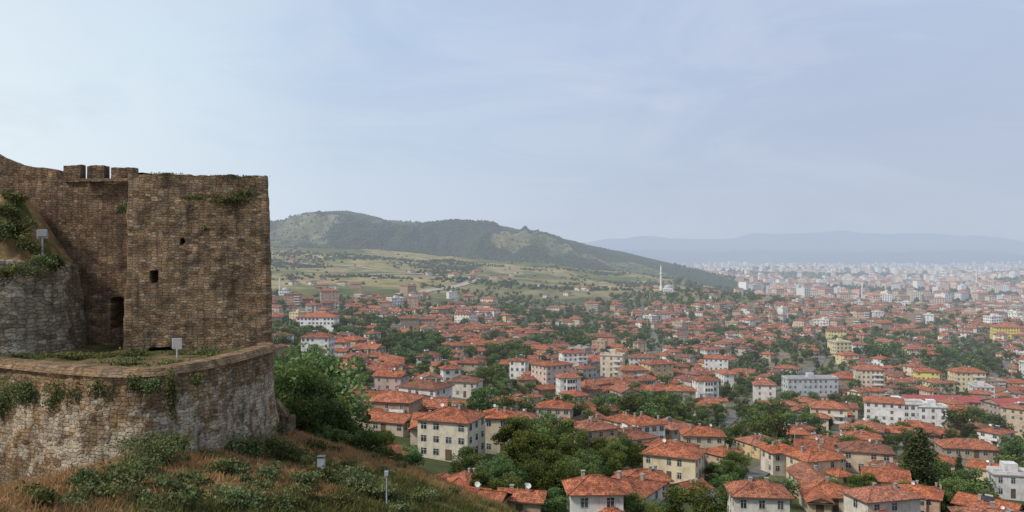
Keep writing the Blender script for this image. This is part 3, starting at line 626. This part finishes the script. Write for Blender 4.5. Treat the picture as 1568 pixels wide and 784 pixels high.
AP=[make_house(R,13,10,4,'hip',balc=True,pitch=.3).mesh("apartment_a"),make_house(R,14,11,5,'hip',balc=True,pitch=.28).mesh("apartment_b"),make_house(R,14,11,4,'flat',balc=True).mesh("apartment_c"),make_house(R,16,10,3,'hip',pitch=.3).mesh("apartment_d"),make_house(R,11,9,4,'flat').mesh("apartment_e")]
occ=[]; CORR=[]
def hero(name,u,v,wpx,st,rot,kind='hip',color=(.6,.53,.41),dep=.8,seed=1,**kw):
    x,y,z=hit(u,v)
    k=abs(math.cos(rot))+dep*abs(math.sin(rot)); w=max(5.,(wpx/F*y-1.2*(y<400))/k); d_=w*dep; RR=random.Random(seed)
    mb=make_house(RR,w,d_,st,kind,**kw)
    e=bpy.data.objects.new(name,None); COL.objects.link(e); e.location=(x*(1+d_*.4/y),y+d_*.4,z+.3); e.rotation_euler[2]=rot
    for nm,on in (("walls",[0]),("roof",[1,9]),("windows",[2,3]),("trim",[4,5,6,7,8])):
        me=mb.mesh(nm,on)
        if len(me.polygons):
            o=addobj(nm,me,e); o.color=(*color,1)
    occ.append((x,y+d_*.4,max(w,d_)*.6))
    if y<420: CORR.append((x/y,y,wpx/F*.5))
    return e
hero("cream_house",692,706,112,3,-.35,'hip',(.64,.58,.46),.85,seed=11,pitch=.38)
hero("cream_house",762,696,56,3,-.1,'hip',(.6,.52,.38),1.1,seed=12)
hero("white_house",652,622,88,2,-.5,'hip',(.68,.66,.62),.7,seed=13,pitch=.38,wing=1)
hero("pink_house",712,610,60,2,-.3,'hip',(.62,.56,.5),.7,seed=52,pitch=.38)
hero("white_house",985,682,70,2,.35,'hip',(.76,.74,.7),.9,seed=14,pitch=.4)
hero("cream_house",1032,740,108,2,-.45,'hip',(.70,.60,.42),.75,seed=15,pitch=.4)
hero("brown_house",908,692,80,2,.4,'hip',(.46,.35,.26),.9,seed=16,wing=1,pitch=.42)
hero("white_house",910,818,96,2,.05,'hip',(.74,.72,.68),.8,seed=17,pitch=.5,wing=1)
hero("white_house",1160,815,100,2,-.1,'hip',(.7,.67,.61),.8,seed=18,pitch=.42)
hero("cream_house",1245,742,80,2,.3,'hip',(.64,.53,.38),.9,seed=19,wing=1)
hero("cream_house",1325,725,90,2,-.3,'hip',(.6,.49,.37),.7,seed=20,wing=1)
hero("cream_house",1265,785,92,1,-.2,'hip',(.54,.45,.34),.8,seed=22,wing=1)
hero("white_house",1350,815,116,2,.25,'hip',(.64,.6,.54),.6,seed=24,wing=1)
hero("brown_house",985,762,84,1,.1,'hip',(.4,.3,.22),.7,seed=25)
hero("brown_house",800,800,86,1,-.25,'gable',(.42,.32,.24),.6,seed=26)
hero("brown_house",530,640,62,2,-.2,'hip',(.42,.35,.28),.8,seed=27)
hero("brown_house",598,665,88,1,-.4,'gable',(.48,.4,.32),.6,seed=28)
hero("pink_house",600,602,56,2,-.3,'gable',(.5,.36,.34),.7,seed=29)
hero("white_school",487,506,60,3,-.05,'hip',(.8,.79,.78),.5,seed=30,extras=False,pitch=.35)
hero("white_house",487,545,50,3,-.1,'hip',(.7,.68,.68),.7,seed=31)
hero("pink_house",520,543,34,2,-.1,'hip',(.66,.52,.45),.7,seed=32)
hero("apartment_house",938,580,44,4,-.3,'flat',(.66,.56,.43),.7,seed=33,balc=True)
hero("white_office_building",1372,652,92,3,-.1,'flat',(.78,.77,.75),.4,seed=34,extras=False)
hero("white_office_building",1425,657,50,3,-.2,'flat',(.76,.75,.74),.6,seed=35,extras=False)
hero("grey_office_building",1240,606,84,3,.05,'flat',(.5,.52,.54),.3,seed=36,extras=False)
hero("red_roofed_market",1440,625,120,1,-.1,'gable',(.5,.35,.3),.35,seed=37,extras=False,mr=9,pitch=.3)
hero("red_roofed_market",1560,640,100,2,.1,'gable',(.4,.3,.26),.5,seed=38,extras=False,mr=9,pitch=.3)
hero("yellow_house",1418,592,36,3,-.2,'hip',(.76,.66,.18),.7,seed=39)
hero("yellow_house",1540,520,40,4,-.2,'hip',(.72,.55,.12),.7,seed=40)
hero("yellow_house",1280,522,30,3,-.2,'hip',(.7,.58,.3),.7,seed=41)
hero("orange_apartment_house",928,535,34,3,-.3,'hip',(.5,.26,.17),.7,seed=42)
hero("white_house",795,582,34,3,-.3,'hip',(.76,.74,.7),.8,seed=43)
hero("white_house",690,588,38,2,.3,'hip',(.7,.68,.64),.8,seed=44)
hero("white_house",1080,612,40,3,.1,'hip',(.74,.72,.69),.8,seed=45,bay=True)
hero("cream_house",745,799,60,1,-.35,'gable',(.5,.4,.3),.6,seed=46)
hero("white_house",1545,765,66,2,-.2,'flat',(.68,.67,.66),.6,seed=47)
hero("brown_house",1480,702,90,1,-.2,'hip',(.44,.34,.27),.6,seed=48)
hero("cream_house",1195,728,60,2,.2,'hip',(.64,.58,.49),.8,seed=49)
hero("cream_house",1075,700,72,2,-.1,'hip',(.54,.44,.33),.7,seed=50)
hero("brown_house",850,654,64,2,-.2,'hip',(.52,.42,.32),.7,seed=51)
hero("white_house",1170,618,40,3,-.2,'hip',(.7,.66,.6),.8,seed=53)
hero("apartment_house",1330,598,44,4,-.2,'hip',(.66,.55,.42),.7,seed=54,balc=True)
hero("apartment_house",1480,600,46,4,-.1,'hip',(.7,.6,.38),.7,seed=55,balc=True)
hero("white_house",870,612,42,3,.2,'hip',(.74,.72,.68),.8,seed=56,bay=True)
def mosque(u,v,hpx,name,side=1,bs=1.):
    x,y,z=hit(u,v); Hm=hpx/F*y; r=Hm/30
    mb=MB(); b=7.5*r*bs
    mb.box(-b,-b,-5,b,b,6*r*bs,7); windows(mb,0,0,2*b,2*b,.5,2,random.Random(1),0)
    mb.box(-b*.8,-b*.8,6*r*bs,b*.8,b*.8,7.4*r*bs,7)
    mb.lathe(0,0,[(b*.78*math.cos(t),7.4*r*bs+b*.7*math.sin(t)) for t in np.linspace(0,math.pi/2,8)],16,6)
    mb.beam((0,0,7.4*r*bs+b*.7),(0,0,7.4*r*bs+b*.95),.12,6)
    cx=-side*(b+1.8*r)
    mb.lathe(cx,0,[(1.6*r,-4),(1.6*r,6*r),(1.0*r,7*r),(.85*r,19*r),(1.6*r,19.8*r),(1.6*r,20.8*r),(.8*r,20.8*r),(.75*r,24*r),(1.0*r,24.1*r),(.1*r,30*r)],12,7)
    addobj(name,mb.mesh(name),loc=(x+side*(b+1.8*r),y,z)); occ.append((x,y,18*r))
mosque(1012,449,44,"mosque",1,.72); mosque(428,452,28,"mosque"); mosque(1320,462,30,"mosque",-1,.8); mosque(1495,440,26,"mosque")
mb=MB(); mb.lathe(0,0,[(.12,-1),(.07,8.5),(0,8.6)],8,6); mb.beam((0,0,8.4),(1.6,0,8.9),.05,6); mb.box(1.4,-.15,8.8,2.1,.15,9.0,7,True,True)
addobj("street_lamp",mb.mesh("street_lamp"),loc=hit(1217,705))
TREEZ=[(800,715,130,50),(850,660,50,35),(1345,500,80,50),(735,600,40,35),(1180,655,45,25),(1470,545,55,40),(560,480,50,20),(600,700,60,25),(1400,730,30,35),(1010,640,50,22),(1220,470,60,15),(445,560,50,70),(900,770,60,20),(1080,770,50,25),(640,530,70,12),(1100,450,80,12),(700,470,60,10),(1010,490,60,10),(1520,640,40,20),(900,520,50,10),(1150,560,40,12),(780,545,40,14)]
def treezone(x,y):
    u=784+F*x/y; v=392-F*h1(x,y)/y
    return any(((u-a)/c)**2+((v-b-10)/d_)**2<1 for a,b,c,d_ in TREEZ)
OA=np.array(occ)
def free(x,y,r,rs=0):
    if ((OA[:,0]-x)**2+(OA[:,1]-y)**2<(r+OA[:,2])**2).any(): return False
    return not ((SPTS[:,0]-x)**2+(SPTS[:,1]-y)**2<(r+1.8+rs)**2).any()
def blocks(x,y,back,pad):
    t=x/y
    for (a,b,c) in CORR:
        if b-back<y<b+1 and abs(a-t)<c+pad/y: return True
    return False
LX=[-700,-250,-60,120,260,420,900]; LY=[500,600,740,940,1230,1420,1480]
nh=0; housepts=[]
y=104.
while y<1480:
    cell=11.3+ y*.0045; x=-.50*y
    while x<.78*y+20:
        px_=x+random.uniform(-.33,.33)*cell; py=y+random.uniform(-.33,.33)*cell
        x+=cell
        H=float(hillH(px_,py)); T=float(townT(px_,py))
        if H>T-3 or py<104: continue
        lim=np.interp(px_,LX,LY)+(float(fbm(px_/60,py/60))-.5)*160
        if py>lim:
            if not (py<1450 and float(fbm(px_/110+3,py/150+7))>.58 and random.random()<.22): continue
        dn=float(fbm(px_/65+9,py/65+2,3))
        if random.random()>(.95 if dn<.54 else .6 if dn<.61 else .12): continue
        if not free(px_,py,4.0) or blocks(px_,py,13,2): continue
        if py<600 and treezone(px_,py) and random.random()<.8: continue
        ang_=(float(fbm(px_/130+40,py/130))-.5)*3.6-.15+random.choice([0,0,math.pi/2,math.pi])+random.gauss(0,.18)
        apt=py>240 and random.random()<(.05+.10*ss(250,500,px_)+.25*ss(500,900,px_))
        me=random.choice(AP) if apt else random.choice(HV)
        o=addobj("apartment_house" if apt else "town_house",me,loc=(px_,py,h1(px_,py)-.2)); s_=random.uniform(.70,1.06)*(1.04 if py<220 else 1.)
        o.scale=(s_,s_*random.uniform(.85,1.15),s_*random.uniform(.82,1.0)); o.rotation_euler[2]=ang_
        c=random.choice(PAL); k=random.uniform(.8,1.08); o.color=(c[0]*k,c[1]*k,c[2]*k,1)
        nh+=1; housepts.append((px_,py,s_))
    y+=cell
HPT=np.array(housepts)
nt=0
y=82.
while y<1500:
    cell=6.0+y*.0062; x=-.50*y
    while x<.74*y+10:
        px_=x+random.uniform(-.5,.5)*cell; py=y+random.uniform(-.5,.5)*cell; x+=cell
        H=float(hillH(px_,py)); T=float(townT(px_,py))
        if H>T+1: continue
        d2=(HPT[:,0]-px_)**2+(HPT[:,1]-py)**2; k=int(d2.argmin()); dmin=math.sqrt(d2[k])
        if dmin<5.2*HPT[k,2]: continue
        dn=float(fbm(px_/65+9,py/65+2,3))
        tz=py<600 and treezone(px_,py)
        if not free(px_,py,.8,-.5) or blocks(px_,py,24,3): continue
        out=py>np.interp(px_,LX,LY)+30
        pr=.52+.5*ss(.51,.59,dn)+(.6 if tz else 0)
        if out: pr=.0+.7*ss(.56,.64,float(fbm(px_/120,py/120)))
        if random.random()>pr: continue
        Hh=random.uniform(3.2,7.2)*(1.2 if tz else 1.)*(1+.12*ss(300,800,py))
        if out: Hh*=.7
        place_tree(px_,py,Hh,'pop' if random.random()<.05 else 'round',wid=1.); nt+=1
    y+=cell
for (u,v,hp,k,w_) in [(805,745,90,'round',1),(845,775,85,'round',1),(790,712,75,'round',1),(830,700,70,'round',1),(745,640,50,'round',1),(866,690,50,'round',1),(945,712,50,'round',1),(965,650,50,'round',1),(1012,655,50,'round',1),(1065,825,85,'round',1.2),(1187,690,60,'round',1.),(1468,672,48,'round',1),(1408,765,115,'pop',1.2),(1555,718,48,'round',1),(1332,690,34,'round',1),(590,705,36,'round',1),(1130,735,45,'round',1),(1465,790,60,'round',1.1),(780,785,60,'round',1.1),(900,735,50,'round',1),(1500,790,50,'round',1),(940,745,45,'round',1),(1390,700,40,'pop',1.),(680,560,30,'round',1.2),(1015,605,34,'round',1),(850,805,60,'round',1.1),(1010,815,50,'round',1.1)]:
    x,y,z=hit(u,v); place_tree(x,y,hp/F*y,k,z-.2,w_)
for (u,y,vt,w_) in [(445,58,555,.8),(478,60,585,.9),(500,63,600,.9),(432,66,540,.9),(545,62,655,1.1),(515,62,655,1.),(575,62,680,1.),(458,70,540,.9),(470,57,625,.8),(603,63,700,1.1),(435,62,600,.8),(490,58,655,.9),(530,58,690,1.),(590,72,690,1.)]:
    x=(u-784)/F*y; z=h1(x,y)-.5; place_tree(x,y,(392-vt)/F*y-z,'round',z,w_)
# ------------------------------------------------------------ forest masses
def lowtrees(name,pts,Hs,Ws,shd,m):
    n_=len(pts); k=6
    t=np.arange(k)*2*math.pi/k; lv=[(.12,.75),(.45,1.),(.78,.6)]
    tmpl=[];
    for (z,r) in lv: tmpl+= [(math.cos(a)*r,math.sin(a)*r,z) for a in t]
    tmpl.append((0,0,1.)); tm=np.array(tmpl); fs=[]
    for L in range(2):
        for i in range(k):
            a,b,c,d_=L*k+i,L*k+(i+1)%k,(L+1)*k+(i+1)%k,(L+1)*k+i; fs+=[(a,b,c),(a,c,d_)]
    for i in range(k): fs.append((2*k+i,2*k+(i+1)%k,3*k))
    fs=np.array(fs); nv=len(tm)
    J=rng.uniform(.6,1.4,(n_,nv)); V=tm[None]*np.stack([J*Ws[:,None]*.5,J*Ws[:,None]*.5,rng.uniform(.85,1.15,(n_,nv))*Hs[:,None]],-1)+pts[:,None]
    Fc=(fs[None]+(np.arange(n_)*nv)[:,None,None]).reshape(-1,3)
    s=np.clip(np.repeat(shd,len(fs))+rng.normal(0,.12,n_*len(fs)),0,1)
    addobj(name,meshnp(name,V.reshape(-1,3),Fc,[m],attrs={'shade':('FLOAT','FACE',s)}))
n0=150000; yy=rng.uniform(1800,3000,n0); xx=rng.uniform(-1200,700,n0); f_=forest(xx,yy); k_=(rng.random(n0)<f_*.55+.03)&(xx/yy>-.42)&(xx<600); xx,yy=xx[k_],yy[k_]
lowtrees("pine_forest",np.c_[xx,yy,height(xx,yy)-.5],rng.uniform(3.,5.5,len(xx)),rng.uniform(4,7,len(xx)),rng.uniform(.1,.6,len(xx)),M_hillt)
n0=60000; yy=rng.uniform(600,2100,n0); xx=rng.uniform(-900,600,n0); f_=ss(.53,.59,fbm(xx/110+30,yy/90,5)); k_=(rng.random(n0)<f_*.5+.010)&(xx/yy>-.42)&(yy>np.interp(xx,LX,LY)+40); xx,yy=xx[k_],yy[k_]
lowtrees("hillside_trees",np.c_[xx,yy,height(xx,yy)-.3],rng.uniform(1.8,4.5,len(xx)),rng.uniform(3,6.5,len(xx)),rng.uniform(.1,.8,len(xx)),M_hillt)
n0=30000; yy=rng.uniform(1300,5200,n0); xx=rng.uniform(250,3300,n0); f_=ss(.45,.6,fbm(xx/160+30,yy/260,4)); k_=(rng.random(n0)<f_*.5+.06)&(xx/yy<.8)&(xx>.2*yy); xx,yy=xx[k_],yy[k_]
lowtrees("valley_trees",np.c_[xx,yy,height(xx,yy)-.3],rng.uniform(6,11,len(xx)),rng.uniform(7,12,len(xx)),rng.uniform(.1,.7,len(xx)),M_hillt)
# ------------------------------------------------------------ distant city
CV=[];CF=[];CC=[]
def cq(pts,c):
    k=len(CV); CV.extend(pts); CF.append((k,k+1,k+2,k+3)); CC.extend([(*c,1)]*4)
CP=[(.66,.62,.56),(.7,.69,.66),(.62,.55,.44),(.66,.5,.4),(.55,.48,.42),(.7,.62,.45),(.6,.6,.62),(.62,.45,.35),(.72,.7,.7)]
def cblock(x,y,z,w,d_,st,rot,detail):
    c=random.choice(CP); k=random.uniform(.75,1.02); c=(c[0]*k,c[1]*k,c[2]*k); h=st*3.; ca,sa=math.cos(rot),math.sin(rot)
    def tr(p,q,r): return (x+p*ca-q*sa,y+p*sa+q*ca,z+r)
    cor=[(-w/2,-d_/2),(w/2,-d_/2),(w/2,d_/2),(-w/2,d_/2)]
    for i in range(4):
        (a,b),(e,f)=cor[i],cor[(i+1)%4]
        cq([tr(a,b,-12),tr(e,f,-12),tr(e,f,h),tr(a,b,h)],c)
        if detail and i!=2:
            L=math.hypot(e-a,f-b); nn=max(2,int(L/3.4)); nx,ny=(f-b)/L,-(e-a)/L
            for s_ in range(st):
                for j in range(nn):
                    t0=(j+.25)/nn;t1=(j+.7)/nn; z0=s_*3+.9;z1=z0+1.5
                    cq([tr(a+(e-a)*t0+nx*.1,b+(f-b)*t0+ny*.1,z0),tr(a+(e-a)*t1+nx*.1,b+(f-b)*t1+ny*.1,z0),tr(a+(e-a)*t1+nx*.1,b+(f-b)*t1+ny*.1,z1),tr(a+(e-a)*t0+nx*.1,b+(f-b)*t0+ny*.1,z1)],(.08,.085,.1))
    if st<9 and random.random()<.66:
        rc=random.choice([(.42,.15,.09),(.36,.14,.09),(.48,.2,.12),(.3,.14,.1)]); o=.7; W=w/2+o;D=d_/2+o; rz=h+D*.4; A=[(-W,-D),(W,-D),(W,D),(-W,D)]; r0=(-(W-D),0);r1=((W-D),0)
        if W<D: r0=(0,0);r1=(0,0)
        cq([tr(*A[0],h),tr(*A[1],h),tr(*r1,rz),tr(*r0,rz)],rc);cq([tr(*A[2],h),tr(*A[3],h),tr(*r0,rz),tr(*r1,rz)],rc)
        cq([tr(*A[1],h),tr(*A[2],h),tr(*r1,rz),tr(*r1,rz+.01)],rc);cq([tr(*A[3],h),tr(*A[0],h),tr(*r0,rz),tr(*r0,rz+.01)],rc)
    else:
        cq([tr(-w/2,-d_/2,h),tr(w/2,-d_/2,h),tr(w/2,d_/2,h),tr(-w/2,d_/2,h)],(.4,.38,.36))
        q=2; 
        for (a,b),(e,f) in (((-q,-q),(q,-q)),((q,-q),(q,q)),((q,q),(-q,q)),((-q,q),(-q,-q))): cq([tr(a,b,h),tr(e,f,h),tr(e,f,h+2.5),tr(a,b,h+2.5)],c)
y=1380.; ncb=0
while y<7800:
    st_=25*(y/1400)**.85; x=.20*y
    while x<.74*y:
        a,b=x+random.uniform(-.35,.35)*st_,y+random.uniform(-.35,.35)*st_; x+=st_
        if a<np.interp(b,[1380,1600,2400,4000,8000],[420,480,640,850,1650]): continue
        g=float(fbm(a/330+60,b/420,4))
        if random.random()>(.85 if g<.52 else .12): continue
        cblock(a,b,h1(a,b),random.uniform(12,24),random.uniform(11,16),random.choice([3,4,4,5,5,6,7]) if b<3500 else random.choice([4,5,6,7,9]),random.uniform(-.5,.5)+(math.pi/2 if random.random()<.4 else 0),b<2600); ncb+=1
    y+=st_*1.1
for u in (1088,1097,1108,1118,1126,1134,1142,1180): 
    yy_=5400+random.uniform(-200,200); a=(u-784)/F*yy_; cblock(a,yy_,h1(a,yy_),24,20,random.choice([14,16,18]),.2,False)
addobj("distant_city",meshnp("distant_city",np.array(CV),np.array(CF),[M_city],attrs={'col':('FLOAT_COLOR','POINT',np.array(CC))}))
# ------------------------------------------------------------ world, sun, camera
W=bpy.data.worlds.new("World"); scene.world=W; W.use_nodes=True; nt_=W.node_tree; nt_.nodes.clear(); n=N(nt_)
S=np.array([-.66,-.36,.70]); S/=np.linalg.norm(S)
sky=n('ShaderNodeTexSky'); sky.sky_type='NISHITA'; sky.sun_disc=False; sky.sun_elevation=math.asin(S[2]); sky.sun_rotation=math.atan2(S[0],S[1]); sky.dust_density=3.; sky.altitude=800
g=n('ShaderNodeTexCoord').outputs['Generated']; sx=n('ShaderNodeSeparateXYZ',{0:g})
wob=n.noise(g,1.6,5,.6,.5)
ax=n.math('ADD',sx.outputs[0],n.math('MULTIPLY',n.math('SUBTRACT',wob,.5),.32))
c=n.ramp(n.rng(ax,-.62,.62),[(0.,(.86,.96,.99)),(.16,(.73,.87,.96)),(.34,(.51,.65,.84)),(.6,(.48,.585,.79)),(.8,(.465,.55,.74)),(1.,(.48,.57,.75))])
hzc=n.ramp(n.rng(sx.outputs[0],-.6,.6),[(0.,(.82,.90,.95)),(.35,(.63,.71,.81)),(.65,(.54,.61,.72)),(1.,(.49,.555,.675))])
c=n.mix(n.rng(sx.outputs[2],.02,.26,.95,0.),c,hzc)
c=n.mix(n.rng(sx.outputs[2],.16,.5,0.,.7),c,(.58,.67,.83))
st=n('ShaderNodeVectorMath',{0:g,1:(1.,1.,3.6)},operation='MULTIPLY').outputs[0]
cl=n.noise(st,2.6,7,.58,.8)
c=n.mix(n.math('MULTIPLY',n.rng(cl,.48,.72),n.rng(sx.outputs[2],.05,.2,.12,.45)),c,(.72,.765,.85))
c=n.mix(n.math('MULTIPLY',n.rng(cl,.5,.3),.2),c,(.38,.455,.63))
c10=n('ShaderNodeVectorMath',{0:c,'Scale':10.},operation='SCALE').outputs[0]
fin=n.mix(.94,sky.outputs[0],c10)
bg=n('ShaderNodeBackground',{'Color':fin,'Strength':.1}); o=n('ShaderNodeOutputWorld'); nt_.links.new(bg.outputs[0],o.inputs[0])
sl=bpy.data.lights.new("sun","SUN"); sl.energy=2.9; sl.angle=math.radians(7); sl.color=(1,.93,.82)
so=bpy.data.objects.new("sun",sl); COL.objects.link(so)
from mathutils import Vector
so.rotation_euler=Vector(-S).to_track_quat('-Z','Y').to_euler()
cam=bpy.data.cameras.new("camera"); cam.sensor_width=36; cam.lens=36*F/1568; cam.clip_start=.5; cam.clip_end=90000
co=bpy.data.objects.new("camera",cam); COL.objects.link(co); co.rotation_euler=(math.pi/2,0,0); scene.camera=co
scene.view_settings.view_transform='Standard'; scene.view_settings.look='None'; scene.view_settings.exposure=0
